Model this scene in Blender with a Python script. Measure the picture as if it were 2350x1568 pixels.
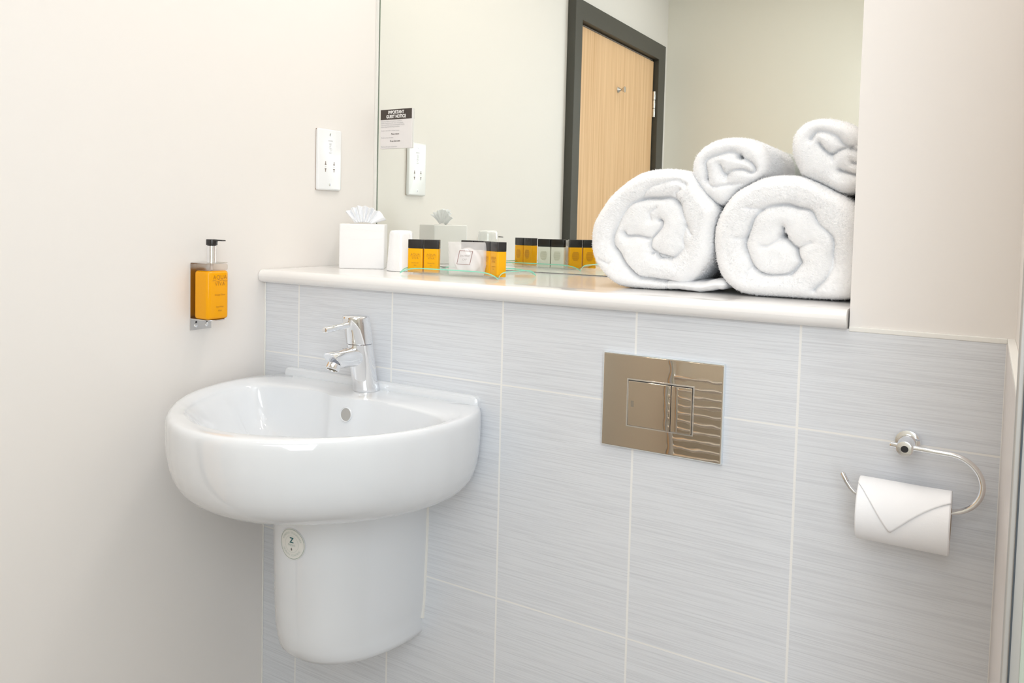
import bpy, bmesh, math, random
import numpy as np
from mathutils import Vector, Matrix

S = bpy.context.scene
COL = S.collection
for _o in list(bpy.data.objects):
    bpy.data.objects.remove(_o)
PI = math.pi
ZO = 0.93            # height of the first tile joint above the floor; everything is lifted by this at the end

# ------------------------------------------------------------------ camera, world, lights, exposure
cd = bpy.data.cameras.new('camera')
cam = bpy.data.objects.new('camera', cd); COL.objects.link(cam); S.camera = cam
RT = Vector((0.82668176, 0.56234846, 0.01901261)); UP = Vector((-0.04505943, 0.03248261, 0.99845607)); FW = Vector((-0.56086265, 0.82626212, -0.05219189))
m = Matrix.Identity(4)
for i in range(3):
    m[i][0] = RT[i]; m[i][1] = UP[i]; m[i][2] = -FW[i]
m[0][3], m[1][3], m[2][3] = 1.33972, -1.33098, 0.30093
cam.matrix_world = m
cd.sensor_fit = 'HORIZONTAL'; cd.sensor_width = 36.0
cd.lens = 1899.19 / 2350 * 36
cd.shift_x = (1175 - 977.835) / 2350
cd.shift_y = (604.144 - 784) / 2350
cd.clip_start = 0.02

w = bpy.data.worlds.new('world'); S.world = w; w.use_nodes = True
w.node_tree.nodes['Background'].inputs[0].default_value = (1, 0.97, 0.93, 1)
w.node_tree.nodes['Background'].inputs[1].default_value = 0.3

def area(name, loc, target, size, power, color, spread=180, size_y=None):
    l = bpy.data.lights.new(name, 'AREA'); l.energy = power; l.color = color; l.size = size
    if size_y: l.shape = 'RECTANGLE'; l.size_y = size_y
    l.spread = math.radians(spread)
    o = bpy.data.objects.new(name, l); COL.objects.link(o)
    o.location = loc
    d = Vector(target) - Vector(loc)
    o.rotation_euler = d.to_track_quat('-Z', 'Y').to_euler()
    return o
area('ceiling_fill_light', (1.25, -1.0, 1.46), (1.25, -1.0, 0), 1.3, 2.6, (0.975, 0.985, 1.0), size_y=1.1)  # added fill lamp for soft light from above, not a ceiling fitting
area('front_fill_light', (1.5, -1.84, 0.45), (0.5, 0.0, -0.2), 1.1, 10.8, (0.83, 0.915, 1.0), size_y=1.3)  # added unseen fill lamp behind the camera, brightens the surfaces facing it
area('alcove_strip_light', (0.58, 0.20, 1.44), (0.56, 0.18, 0), 1.0, 2.4, (1.0, 0.93, 0.875), size_y=0.16)
DOWN = [(0.42, -0.42), (1.05, -0.42), (0.42, -1.35), (1.05, -1.35)]
for i, (x, y) in enumerate(DOWN):
    l = bpy.data.lights.new('downlight_lamp', 'SPOT'); l.energy = 0.7; l.color = (1.0, 0.86, 0.72)
    l.spot_size = math.radians(115); l.spot_blend = 0.9; l.shadow_soft_size = 0.035
    o = bpy.data.objects.new('downlight_lamp', l); COL.objects.link(o); o.location = (x, y, 1.475)

S.view_settings.view_transform = 'Standard'; S.view_settings.look = 'None'
S.view_settings.exposure = 1.35; S.view_settings.gamma = 1.0; S.view_settings.use_curve_mapping = False
S.cycles.max_bounces = 10; S.cycles.diffuse_bounces = 5; S.cycles.glossy_bounces = 7
S.cycles.transmission_bounces = 8; S.cycles.transparent_max_bounces = 16
S.cycles.caustics_reflective = True; S.cycles.caustics_refractive = False
S.cycles.sample_clamp_indirect = 6.0

# ------------------------------------------------------------------ materials
def mat(name, color, rough=0.5, metal=0.0, trans=0.0, ior=1.5, coat=0.0, sheen=0.0, emit=None, sss=0.0, spec=None):
    m = bpy.data.materials.new(name); m.use_nodes = True
    b = m.node_tree.nodes['Principled BSDF']
    b.inputs['Base Color'].default_value = (*color, 1); b.inputs['Roughness'].default_value = rough
    b.inputs['Metallic'].default_value = metal; b.inputs['Transmission Weight'].default_value = trans
    b.inputs['IOR'].default_value = ior; b.inputs['Coat Weight'].default_value = coat
    b.inputs['Coat Roughness'].default_value = 0.03
    b.inputs['Sheen Weight'].default_value = sheen
    if sss:
        b.inputs['Subsurface Weight'].default_value = sss; b.inputs['Subsurface Radius'].default_value = (1, .9, .8); b.inputs['Subsurface Scale'].default_value = 0.01
    if spec is not None: b.inputs['Specular IOR Level'].default_value = spec
    if emit: b.inputs['Emission Color'].default_value = (*emit[0], 1); b.inputs['Emission Strength'].default_value = emit[1]
    return m
def N(m, t, **k):
    n = m.node_tree.nodes.new(t)
    for a, b in k.items(): setattr(n, a, b)
    return n
def L(m, a, b): m.node_tree.links.new(a, b)
def bump(m, scale, strength, dist=0.001, vec=None, detail=3.0, stretch=None):
    """fine procedural relief on a material"""
    b = m.node_tree.nodes['Principled BSDF']
    tc = N(m, 'ShaderNodeTexCoord'); mp = N(m, 'ShaderNodeMapping')
    if stretch: mp.inputs['Scale'].default_value = stretch
    L(m, tc.outputs['Object'], mp.inputs['Vector'])
    n = N(m, 'ShaderNodeTexNoise'); n.inputs['Scale'].default_value = scale; n.inputs['Detail'].default_value = detail
    L(m, mp.outputs[0], n.inputs['Vector'])
    bp = N(m, 'ShaderNodeBump'); bp.inputs['Strength'].default_value = strength; bp.inputs['Distance'].default_value = dist
    L(m, n.outputs['Fac'], bp.inputs['Height']); L(m, bp.outputs[0], b.inputs['Normal'])
    return m
def math_node(m, op, a, b=None, c=None):
    n = N(m, 'ShaderNodeMath', operation=op)
    for i, v in enumerate((a, b, c)):
        if v is None: continue
        if hasattr(v, 'links'): L(m, v, n.inputs[i])
        else: n.inputs[i].default_value = v
    return n.outputs[0]

def tile_material(name, axis, off, width, light, dark, grout):
    """large rectangular ceramic tile with fine horizontal linen streaks; axis is the horizontal run"""
    m = mat(name, light, 0.33); b = m.node_tree.nodes['Principled BSDF']
    tc = N(m, 'ShaderNodeTexCoord'); sp = N(m, 'ShaderNodeSeparateXYZ'); L(m, tc.outputs['Object'], sp.inputs[0])
    u = sp.outputs[axis]; z = sp.outputs[2]
    ut = math_node(m, 'DIVIDE', math_node(m, 'SUBTRACT', u, off), width)
    zt = math_node(m, 'DIVIDE', z, 0.402)
    iu = math_node(m, 'FLOOR', ut); iz = math_node(m, 'FLOOR', zt)
    fu = math_node(m, 'ABSOLUTE', math_node(m, 'SUBTRACT', ut, math_node(m, 'ROUND', ut)))
    fz = math_node(m, 'ABSOLUTE', math_node(m, 'SUBTRACT', zt, math_node(m, 'ROUND', zt)))
    gu = math_node(m, 'LESS_THAN', fu, 0.0018 / width); gz = math_node(m, 'LESS_THAN', fz, 0.0014 / 0.402)
    g = math_node(m, 'MAXIMUM', gu, gz)
    seed = math_node(m, 'ADD', math_node(m, 'MULTIPLY', iu, 7.31), math_node(m, 'MULTIPLY', iz, 13.7))
    def streak(su, sz, det):
        cb = N(m, 'ShaderNodeCombineXYZ')
        L(m, math_node(m, 'MULTIPLY', u, su), cb.inputs[0]); L(m, math_node(m, 'MULTIPLY', z, sz), cb.inputs[1]); L(m, seed, cb.inputs[2])
        n = N(m, 'ShaderNodeTexNoise'); n.inputs['Scale'].default_value = 1.0; n.inputs['Detail'].default_value = det; n.inputs['Roughness'].default_value = 0.6
        L(m, cb.outputs[0], n.inputs['Vector']); return n.outputs['Fac']
    s1 = streak(8.0, 380.0, 3.0); s2 = streak(3.5, 800.0, 2.0)
    s = math_node(m, 'ADD', math_node(m, 'MULTIPLY', s1, 0.62), math_node(m, 'MULTIPLY', s2, 0.38))
    r = N(m, 'ShaderNodeValToRGB'); L(m, s, r.inputs[0])
    r.color_ramp.elements[0].position = 0.33; r.color_ramp.elements[0].color = (*dark, 1)
    r.color_ramp.elements[1].position = 0.55; r.color_ramp.elements[1].color = (*light, 1)
    mx = N(m, 'ShaderNodeMix', data_type='RGBA'); L(m, g, mx.inputs['Factor']); L(m, r.outputs[0], mx.inputs['A'])
    mx.inputs['B'].default_value = (*grout, 1); L(m, mx.outputs['Result'], b.inputs['Base Color'])
    rr = N(m, 'ShaderNodeMix', data_type='FLOAT'); L(m, g, rr.inputs['Factor']); rr.inputs['A'].default_value = 0.30; rr.inputs['B'].default_value = 0.8
    L(m, rr.outputs['Result'], b.inputs['Roughness'])
    bp = N(m, 'ShaderNodeBump'); bp.inputs['Strength'].default_value = 0.35; bp.inputs['Distance'].default_value = 0.0008
    h = math_node(m, 'SUBTRACT', s, math_node(m, 'MULTIPLY', g, 0.7)); L(m, h, bp.inputs['Height']); L(m, bp.outputs[0], b.inputs['Normal'])
    return m

def clear_glass(name, tint, f0=1.45):
    """thin sheet glass: see-through plus mirror reflection by angle"""
    m = bpy.data.materials.new(name); m.use_nodes = True; nt = m.node_tree; nt.nodes.clear()
    out = N(m, 'ShaderNodeOutputMaterial'); t = N(m, 'ShaderNodeBsdfTransparent'); g = N(m, 'ShaderNodeBsdfGlossy'); x = N(m, 'ShaderNodeMixShader'); f = N(m, 'ShaderNodeLayerWeight')
    f.inputs['Blend'].default_value = 0.5; r0 = ((f0 - 1) / (f0 + 1)) ** 2
    t.inputs[0].default_value = (*tint, 1); g.inputs['Roughness'].default_value = 0.02
    fac = math_node(m, 'ADD', math_node(m, 'MULTIPLY', math_node(m, 'POWER', f.outputs['Facing'], 5.0), 0.85 * (1 - r0)), r0)
    L(m, fac, x.inputs[0]); L(m, t.outputs[0], x.inputs[1]); L(m, g.outputs[0], x.inputs[2]); L(m, x.outputs[0], out.inputs[0])
    return m

PAINT = bump(mat('cream_wall_paint', (0.83, 0.795, 0.76), 0.62), 90, 0.06, 0.0006)
PAINT2 = bump(mat('beige_wall_paint', (0.88, 0.85, 0.775), 0.62), 90, 0.06, 0.0006)
CEIL = mat('white_ceiling_paint', (0.86, 0.85, 0.83), 0.8)
FLOORM = bump(mat('grey_vinyl_floor', (0.43, 0.40, 0.37), 0.45), 60, 0.2, 0.001)
TILE_L, TILE_D, GROUT = (0.735, 0.757, 0.79), (0.615, 0.632, 0.665), (0.835, 0.83, 0.81)
TILE = tile_material('streaked_white_tile', 0, 0.1038, 0.2526, TILE_L, TILE_D, GROUT)
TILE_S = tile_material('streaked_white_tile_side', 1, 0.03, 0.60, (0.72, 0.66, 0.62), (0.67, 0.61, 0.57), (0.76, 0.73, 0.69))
SEAL = mat('white_silicone', (0.84, 0.83, 0.79), 0.45)
SHELF = bump(mat('white_ledge_laminate', (0.86, 0.845, 0.83), 0.16, coat=0.3), 14, 0.03, 0.0008)
CERAMIC = mat('white_glazed_ceramic', (0.765, 0.79, 0.82), 0.09, coat=0.6, ior=1.5)
CHROME = mat('polished_chrome', (0.86, 0.87, 0.89), 0.045, 1.0)
STEEL = bump(mat('brushed_steel', (0.70, 0.68, 0.66), 0.26, 1.0), 40, 0.15, 0.0003, stretch=(1, 30, 1))
PLATE = bump(mat('smoky_chrome_plate', (0.68, 0.60, 0.51), 0.015, 1.0), 38, 0.010, 0.004, detail=1.0)
DARK = mat('dark_gap', (0.03, 0.03, 0.03), 0.8)
BLACK = mat('glossy_black_plastic', (0.022, 0.02, 0.02), 0.18)
WHITEP = mat('white_plastic', (0.86, 0.87, 0.88), 0.25)
GREY_INK = mat('grey_print', (0.42, 0.42, 0.43), 0.6)
DARK_INK = mat('dark_print', (0.10, 0.08, 0.07), 0.6)
BROWN_INK = mat('amber_brown_print', (0.42, 0.16, 0.01), 0.6)
GREEN_INK = mat('green_grey_print', (0.20, 0.31, 0.28), 0.6)
PALE_GREEN_INK = mat('pale_green_print', (0.48, 0.55, 0.50), 0.6)
TEAL_INK = mat('dark_teal_print', (0.02, 0.14, 0.15), 0.5)
NOTICE_DARK = mat('brown_black_print', (0.055, 0.042, 0.035), 0.45)
NOTICE_W = mat('white_notice_card', (0.80, 0.77, 0.76), 0.4)
AMBER = mat('amber_shower_gel', (1.0, 0.48, 0.01), 0.12, trans=0.1, ior=1.3)
AMBER2 = mat('amber_hand_wash', (1.0, 0.43, 0.003), 0.10, trans=0.1, ior=1.35)
LOTION = mat('ivory_lotion', (0.83, 0.82, 0.74), 0.25)
CLEARP = clear_glass('clear_plastic', (0.95, 0.92, 0.89), 1.22)
PAPER = bump(mat('white_tissue_paper', (0.92, 0.93, 0.95), 0.85), 220, 0.25, 0.0006)
CARD = mat('white_card', (0.88, 0.87, 0.865), 0.5)
TERRY = bump(mat('white_terry_cotton', (0.965, 0.965, 0.97), 0.95, sheen=0.2), 900, 0.8, 0.0012, detail=4)
GLASS = clear_glass('tray_glass', (0.965, 0.985, 0.97), 1.5)
GLASS_EDGE = mat('green_glass_edge', (0.28, 0.76, 0.58), 0.15)
FROST = mat('shower_cap_film', (0.93, 0.92, 0.92), 0.2)
FRAME = bump(mat('dark_grey_frame_paint', (0.058, 0.056, 0.046), 0.45), 200, 0.1, 0.0005)
PINKP = mat('aluminium_profile', (0.44, 0.425, 0.40), 0.4, 0.3)
EMIT = mat('lamp_lens', (1, 1, 1), 0.4, emit=((1.0, 0.93, 0.82), 14.0))
# mirror silvering with the faint green of the sheet
MIRROR = mat('mirror_silver', (0.90, 0.925, 0.885), 0.0, 1.0)
MIRROR_EDGE = mat('mirror_edge', (0.16, 0.21, 0.15), 0.3)
# oak veneer
OAK = mat('light_oak_veneer', (0.80, 0.50, 0.26), 0.45)
def _oak():
    m = OAK; b = m.node_tree.nodes['Principled BSDF']
    tc = N(m, 'ShaderNodeTexCoord'); mp = N(m, 'ShaderNodeMapping'); mp.inputs['Scale'].default_value = (10, 70, 1.6); L(m, tc.outputs['Object'], mp.inputs[0])
    n = N(m, 'ShaderNodeTexNoise'); n.inputs['Scale'].default_value = 1.0; n.inputs['Detail'].default_value = 5; n.inputs['Distortion'].default_value = 0.25; L(m, mp.outputs[0], n.inputs['Vector'])
    r = N(m, 'ShaderNodeValToRGB'); L(m, n.outputs['Fac'], r.inputs[0])
    r.color_ramp.elements[0].position = 0.3; r.color_ramp.elements[0].color = (0.66, 0.40, 0.20, 1)
    r.color_ramp.elements[1].position = 0.62; r.color_ramp.elements[1].color = (0.80, 0.53, 0.30, 1)
    L(m, r.outputs[0], b.inputs['Base Color'])
_oak()
# translucent film for the shower cap sachet
def _film():
    m = FROST; nt = m.node_tree; b = nt.nodes['Principled BSDF']; out = nt.nodes['Material Output']
    t = N(m, 'ShaderNodeBsdfTransparent'); t.inputs[0].default_value = (0.97, 0.95, 0.94, 1); x = N(m, 'ShaderNodeMixShader')
    x.inputs[0].default_value = 0.38; L(m, t.outputs[0], x.inputs[1]); L(m, b.outputs[0], x.inputs[2]); L(m, x.outputs[0], out.inputs[0])
_film()

# ------------------------------------------------------------------ builders
def link(me, name, material, parent=None, smooth=None):
    o = bpy.data.objects.new(name, me); COL.objects.link(o)
    if material:
        for mm in (material if isinstance(material, (list, tuple)) else [material]): me.materials.append(mm)
    if parent: o.parent = parent
    if smooth is not None:
        me.polygons.foreach_set('use_smooth', [True] * len(me.polygons))
        if smooth < 179: me.set_sharp_from_angle(angle=math.radians(smooth))
    return o
def mesh(name, verts, faces, material, parent=None, smooth=None, mi=None):
    me = bpy.data.meshes.new(name); me.from_pydata([tuple(v) for v in verts], [], faces)
    me.update()
    o = link(me, name, material, parent, smooth)
    if mi is not None: me.polygons.foreach_set('material_index', mi)
    return o
def npmesh(name, V, Q, material, parent=None, smooth=179):
    me = bpy.data.meshes.new(name)
    me.vertices.add(len(V)); me.vertices.foreach_set('co', np.asarray(V, dtype=np.float32).ravel())
    k = Q.shape[1]
    me.loops.add(Q.size); me.loops.foreach_set('vertex_index', Q.astype(np.int32).ravel())
    me.polygons.add(len(Q)); me.polygons.foreach_set('loop_start', np.arange(len(Q), dtype=np.int32) * k)
    me.update(calc_edges=True); me.validate()
    return link(me, name, material, parent, smooth)
def thing(name, label, cat, loc=(0, 0, 0), group=None, rz=0):
    o = bpy.data.objects.new(name, None); COL.objects.link(o); o.empty_display_size = 0.05
    o.location = loc; o.rotation_euler = (0, 0, rz); o['label'] = label; o['category'] = cat
    if group: o['group'] = group
    return o
def tag(o, label, cat, group=None):
    o['label'] = label; o['category'] = cat
    if group: o['group'] = group
    return o
def struct(o): o['kind'] = 'structure'; return o
def box(name, x0, x1, y0, y1, z0, z1, material, parent=None, bev=0.0, seg=3):
    bm = bmesh.new()
    v = [bm.verts.new((x, y, z)) for z in (z0, z1) for y in (y0, y1) for x in (x0, x1)]
    for f in ((0, 2, 3, 1), (4, 5, 7, 6), (0, 1, 5, 4), (2, 6, 7, 3), (0, 4, 6, 2), (1, 3, 7, 5)): bm.faces.new([v[i] for i in f])
    if bev: bmesh.ops.bevel(bm, geom=bm.edges[:], offset=bev, segments=seg, profile=0.5, affect='EDGES')
    bmesh.ops.recalc_face_normals(bm, faces=bm.faces[:])
    me = bpy.data.meshes.new(name); bm.to_mesh(me); bm.free()
    o = link(me, name, material, parent, 60 if bev else None)
    if bev: o.modifiers.new('n', 'WEIGHTED_NORMAL')
    return o
def rings(name, loops, material, parent=None, cap0=True, cap1=True, smooth=40, closed=True):
    n = len(loops[0]); V = [p for l in loops for p in l]; F = []
    for i in range(len(loops) - 1):
        for j in range(n if closed else n - 1):
            k = (j + 1) % n
            F.append((i * n + j, i * n + k, (i + 1) * n + k, (i + 1) * n + j))
    if cap0: F.append(tuple(range(n - 1, -1, -1)))
    if cap1: F.append(tuple((len(loops) - 1) * n + j for j in range(n)))
    bm = bmesh.new(); vs = [bm.verts.new(p) for p in V]
    for f in F: bm.faces.new([vs[i] for i in f])
    bmesh.ops.recalc_face_normals(bm, faces=bm.faces[:])
    me = bpy.data.meshes.new(name); bm.to_mesh(me); bm.free()
    return link(me, name, material, parent, smooth)
def frame_of(d):
    d = Vector(d).normalized(); a = Vector((0, 0, 1)) if abs(d.z) < 0.9 else Vector((1, 0, 0))
    u = d.cross(a).normalized(); return u, d.cross(u).normalized(), d
def lathe(name, prof, material, parent=None, base=(0, 0, 0), axis=(0, 0, 1), n=40, smooth=35):
    u, v, d = frame_of(axis); B = Vector(base)
    loops = [[B + d * h + (u * math.cos(2 * PI * j / n) + v * math.sin(2 * PI * j / n)) * max(r, 1e-5) for j in range(n)] for r, h in prof]
    return rings(name, loops, material, parent, smooth=smooth)
def tube(name, pts, r, material, parent=None, n=16, smooth=50):
    pts = [Vector(p) for p in pts]; loops = []; u = None
    for i, p in enumerate(pts):
        d = (pts[min(i + 1, len(pts) - 1)] - pts[max(i - 1, 0)]).normalized()
        if u is None: u = frame_of(d)[0]
        u = (u - d * u.dot(d)).normalized(); v = d.cross(u)
        rr = r[i] if isinstance(r, (list, tuple)) else r
        loops.append([p + (u * math.cos(2 * PI * j / n) + v * math.sin(2 * PI * j / n)) * rr for j in range(n)])
    return rings(name, loops, material, parent, smooth=smooth)
def text(name, s, size, origin, xdir, ydir, material, parent=None, align='CENTER', depth=0.0, font_shear=0.0, spacing=1.0, wrap=None, bold=0.0, xs=1.0):
    """lettering as flat mesh lying on the plane spanned by xdir, ydir"""
    c = bpy.data.curves.new('t', 'FONT'); c.body = s; c.size = size; c.align_x = align; c.align_y = 'CENTER'; c.shear = font_shear
    c.space_character = spacing; c.resolution_u = 3; c.offset = bold; c.extrude = depth
    o = bpy.data.objects.new('t', c); COL.objects.link(o)
    bpy.context.view_layer.update()
    me = bpy.data.meshes.new_from_object(o.evaluated_get(bpy.context.evaluated_depsgraph_get()))
    bpy.data.objects.remove(o)
    X = Vector(xdir).normalized(); Y = Vector(ydir).normalized(); Z = X.cross(Y); O = Vector(origin)
    for v in me.vertices:
        q = v.co.copy(); v.co = O + X * q.x * xs + Y * q.y + Z * q.z if wrap is None else wrap(q.x * xs, q.y)
    me.materials.clear(); me.name = name
    return link(me, name, material, parent)
def wave_line(name, pts, w, origin, xdir, ydir, material, parent=None):
    """thin printed line"""
    X = Vector(xdir).normalized(); Y = Vector(ydir).normalized(); O = Vector(origin); V = []; F = []
    for i, (a, b) in enumerate(pts):
        V.append(O + X * a + Y * (b + w / 2)); V.append(O + X * a + Y * (b - w / 2))
        if i: F.append((2 * i - 2, 2 * i - 1, 2 * i + 1, 2 * i))
    return mesh(name, V, F, material, parent)
def rrect(cx, cy, w, h, r, n=6):
    """rounded rectangle loop"""
    P = []
    for qx, qy, a0 in ((1, 1, 0), (-1, 1, 90), (-1, -1, 180), (1, -1, 270)):
        for i in range(n + 1):
            a = math.radians(a0 + 90 * i / n)
            P.append((cx + qx * (w / 2 - r) + r * math.cos(a), cy + qy * (h / 2 - r) + r * math.sin(a)))
    return P
def superbottle(name, w, d, z0, z1, r, material, parent, rz=0.003, cx=0.0, cy=0.0, nb=4):
    L_ = []
    for i in range(nb + 1):
        a = PI / 2 * i / nb; o = rz * (1 - math.sin(a)); L_.append((o, z0 + rz * (1 - math.cos(a))))
    for i in range(nb + 1):
        a = PI / 2 * i / nb; o = rz * (1 - math.cos(a)); L_.append((o, z1 - rz + rz * math.sin(a)))
    return rings(name, [[(x, y, z) for x, y in rrect(cx, cy, w - 2 * o, d - 2 * o, max(r - o, 0.0006))] for o, z in L_], material, parent, smooth=50)
def copy_tree(o, parent=None):
    c = o.copy(); COL.objects.link(c); c.parent = parent
    for ch in [x for x in bpy.data.objects if x.parent == o]: copy_tree(ch, c)
    return c

# ------------------------------------------------------------------ the room
ZF, ZC = -ZO, 1.50
ZS = 0.184            # ledge top
D = 0.392             # depth of the mirror alcove
TT = 0.155            # top of the tiling
XR = 1.366            # tiled face of the side partition
struct(box('floor', -0.1, 2.5, -2.02, 0.6, ZF - 0.05, ZF, FLOORM))
struct(box('ceiling', -0.1, 2.5, -2.02, 0.6, ZC, ZC + 0.05, CEIL))
struct(box('wall_left', -0.1, 0.0, -0.836, 0.6, ZF, ZC, PAINT))
struct(box('wall_left_over_door', -0.1, 0.0, -1.711, -0.836, 1.068, ZC, PAINT))
struct(box('wall_left_beyond_door', -0.1, 0.0, -2.02, -1.711, ZF, ZC, PAINT))
struct(box('wall_front', -0.1, 2.5, -2.02, -1.92, ZF, ZC, PAINT2))
struct(box('wall_right', 2.35, 2.45, -1.92, 0.1, ZF, ZC, PAINT2))
struct(box('wall_back', 0.0, XR + 0.009, 0.0, D + 0.1, ZF, TT, TILE))
struct(box('wall_back_upper', 0.0, 1.178, D + 0.005, D + 0.1, TT, ZC, PAINT))
struct(box('wall_column', 1.178, XR + 0.009, 0.003, D + 0.1, TT, ZC, PAINT))
struct(box('wall_back_shower', XR + 0.021, 2.5, 0.0, 0.1, ZF, ZC, PAINT2))
struct(box('wall_partition', XR + 0.009, XR + 0.021, -0.445, 0.1, ZF, ZC, PAINT))
struct(box('trim_1', XR, XR + 0.009, -0.445, 0.0, ZF, TT - 0.002, TILE_S))      # tiling on the partition, standing proud of the paint
struct(box('trim_2', 1.178, XR, -0.001, 0.003, TT - 0.0035, TT + 0.0035, SEAL, bev=0.001))
struct(box('trim_3', XR, XR + 0.009, -0.445, 0.003, TT - 0.002, TT + 0.0035, SEAL, bev=0.001))
struct(box('trim_4', 0.0, 0.0045, -0.002, 0.0, ZF, TT, SEAL, bev=0.0008))      # sealant in the corner of tiling and left wall
struct(box('trim_5', 0.0, 0.0095, D - 0.003, D + 0.005, ZS, ZC, SEAL, bev=0.001))   # sealant bead beside the mirror
struct(box('baseboard_left', 0.0, 0.012, -0.77, -0.001, ZF, ZF + 0.09, CEIL, bev=0.003))

# door in the left wall, seen in the mirror
dr = bpy.data.objects.new('door_1', None); COL.objects.link(dr); dr.location = (0, -1.27, ZF); dr['kind'] = 'structure'
def dbox(name, *a, **k):
    o = box(name, *a, **k); o.parent = dr; o.matrix_parent_inverse = Matrix.Translation((0, 1.27, -ZF)); return o
def frame_mesh():
    bm = bmesh.new()
    yo0, yi0, yi1, yo1, zi, zo, x0, x1 = -0.772, -0.836, -1.711, -1.802, 1.068, 1.142, -0.0, 0.033
    outl = [(yo0, ZF), (yo0, zo), (yo1, zo), (yo1, ZF), (yi1, ZF), (yi1, zi), (yi0, zi), (yi0, ZF)]
    a = [bm.verts.new((x0, y, z)) for y, z in outl]; b = [bm.verts.new((x1, y, z)) for y, z in outl]
    quads = [(0, 1, 6, 7), (1, 2, 5, 6), (2, 3, 4, 5)]
    for q in quads:
        bm.faces.new([b[i] for i in q]); bm.faces.new([a[i] for i in reversed(q)])
    for i in range(8): j = (i + 1) % 8; bm.faces.new([a[i], a[j], b[j], b[i]])
    bmesh.ops.recalc_face_normals(bm, faces=bm.faces[:])
    me = bpy.data.meshes.new('door_frame'); bm.to_mesh(me); bm.free(); return me
fr = link(frame_mesh(), 'door_frame', FRAME, dr); fr.matrix_parent_inverse = Matrix.Translation((0, 1.27, -ZF))
bv = fr.modifiers.new('b', 'BEVEL'); bv.width = 0.002; bv.segments = 2; bv.limit_method = 'ANGLE'
dbox('door_lining', -0.1, 0.0, -0.846, -0.8365, ZF, 1.068, FRAME)
dbox('door_lining', -0.1, -0.002, -1.7105, -1.7, ZF, 1.068, DARK)
dbox('door_leaf', -0.034, 0.010, -1.702, -0.848, ZF + 0.006, 1.058, OAK, bev=0.001)
dbox('shadow_gap', -0.05, -0.034, -1.711, -0.836, ZF, 1.068, DARK)
for zc in (0.861, -0.7):
    for k in range(3):
        h = lathe('door_hinge', [(0.0001, 0), (0.0065, 0.0005), (0.007, 0.002), (0.007, 0.0375), (0.0065, 0.039), (0.0001, 0.0395)], STEEL, dr, (0.016, -1.7065, zc - 0.06 + 0.04 * k), n=16)
        h.matrix_parent_inverse = Matrix.Translation((0, 1.27, -ZF))
hk = lathe('coat_hook', [(0.0001, 0), (0.0125, 0), (0.0125, 0.002), (0.005, 0.012), (0.0045, 0.015), (0.0125, 0.029), (0.0125, 0.031), (0.0001, 0.0315)], STEEL, dr, (0.010, -1.268, 0.867), (1, 0, 0), n=28)
hk.matrix_parent_inverse = Matrix.Translation((0, 1.27, -ZF))

# recessed downlights in the ceiling
for i, (x, y) in enumerate(DOWN):
    t = thing('ceiling_downlight', ['white round ceiling downlight above the basin', 'white round ceiling downlight above the toilet flush plate',
        'white round ceiling downlight over the door', 'white round ceiling downlight above the middle of the room'][i], 'ceiling light', (x, y, ZC), 'ceiling downlights')
    lathe('bezel', [(0.032, 0), (0.045, -0.001), (0.046, -0.004), (0.042, -0.007), (0.034, -0.006), (0.032, -0.002)], WHITEP, t)
    lathe('lens', [(0.0001, -0.0015), (0.031, -0.0015), (0.031, -0.003), (0.0001, -0.003)], EMIT, t)

# ------------------------------------------------------------------ ledge and mirror
def bullnose(x0, x1):
    yf, r, z0, z1 = -0.022, 0.0145, TT + 0.0005, ZS
    prof = [(D + 0.004, z0), (0.004, z0)]
    prof += [(yf + r - r * math.sin(a), z0 + r - r * math.cos(a)) for a in [PI / 2 * i / 8 for i in range(9)]]
    prof += [(yf + r - r * math.cos(a), z1 - r + r * math.sin(a)) for a in [PI / 2 * i / 8 for i in range(9)]]
    prof += [(0.05, z1), (D + 0.004, z1)]
    return [[(x, y, z) for y, z in prof] for x in (x0, x1)]
ledge = rings('shelf_ledge', bullnose(0.001, 1.1765), SHELF, smooth=30)
tag(ledge, 'long white ledge with rounded front edge above the tiling, below the mirror', 'shelf')
lip = None

mr = thing('wall_mirror', 'large frameless mirror above the white ledge', 'mirror', (0.6, D, ZS))
mg = mesh('mirror_glass', [(x - 0.6, y - D, z - ZS) for x in (0.0104, 1.174) for y in (D, D + 0.0045) for z in (ZS + 0.002, 1.45)],
     [(0, 4, 5, 1), (2, 3, 7, 6), (0, 1, 3, 2), (4, 6, 7, 5), (1, 5, 7, 3), (0, 2, 6, 4)], [MIRROR, MIRROR_EDGE], mr, mi=[0, 1, 1, 1, 1, 1])

box('polished_edge', .0104 - .6, .0127 - .6, -.0004, .001, .002, 1.45 - ZS, MIRROR_EDGE, mr)

# ------------------------------------------------------------------ wash basin
BX, BY = 0.318, -0.20
HW = [(0.0, .249), (-.03, .267), (-.06, .277), (-.09, .283), (-.12, .2855), (-.17, .283), (-.22, .272), (-.26, .258), (-.30, .238), (-.34, .211), (-.38, .176), (-.41, .145), (-.435, .11), (-.452, .077), (-.462, .045), (-.466, .015)]
def dense(P, n=None):
    return P
outer_poly = [(BX + h, y) for y, h in HW] + [(BX - h, y) for y, h in reversed(HW)]
HI = [(-.093, .205), (-.096, .222), (-.104, .234), (-.118, .243), (-.14, .2475), (-.17, .247), (-.21, .238), (-.25, .225), (-.29, .206), (-.32, .186), (-.35, .16), (-.38, .126), (-.40, .094), (-.415, .060), (-.422, .03), (-.424, .008)]
inner_poly = [(BX + h, y) for y, h in HI] + [(BX - h, y) for y, h in reversed(HI)] + [(BX - 0.12, -.092), (BX - 0.062, -.092), (BX - 0.045, -.098), (BX - 0.03, -.105), (BX + 0.03, -.105), (BX + 0.045, -.098), (BX + 0.062, -.092), (BX + 0.12, -.092)]
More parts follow.
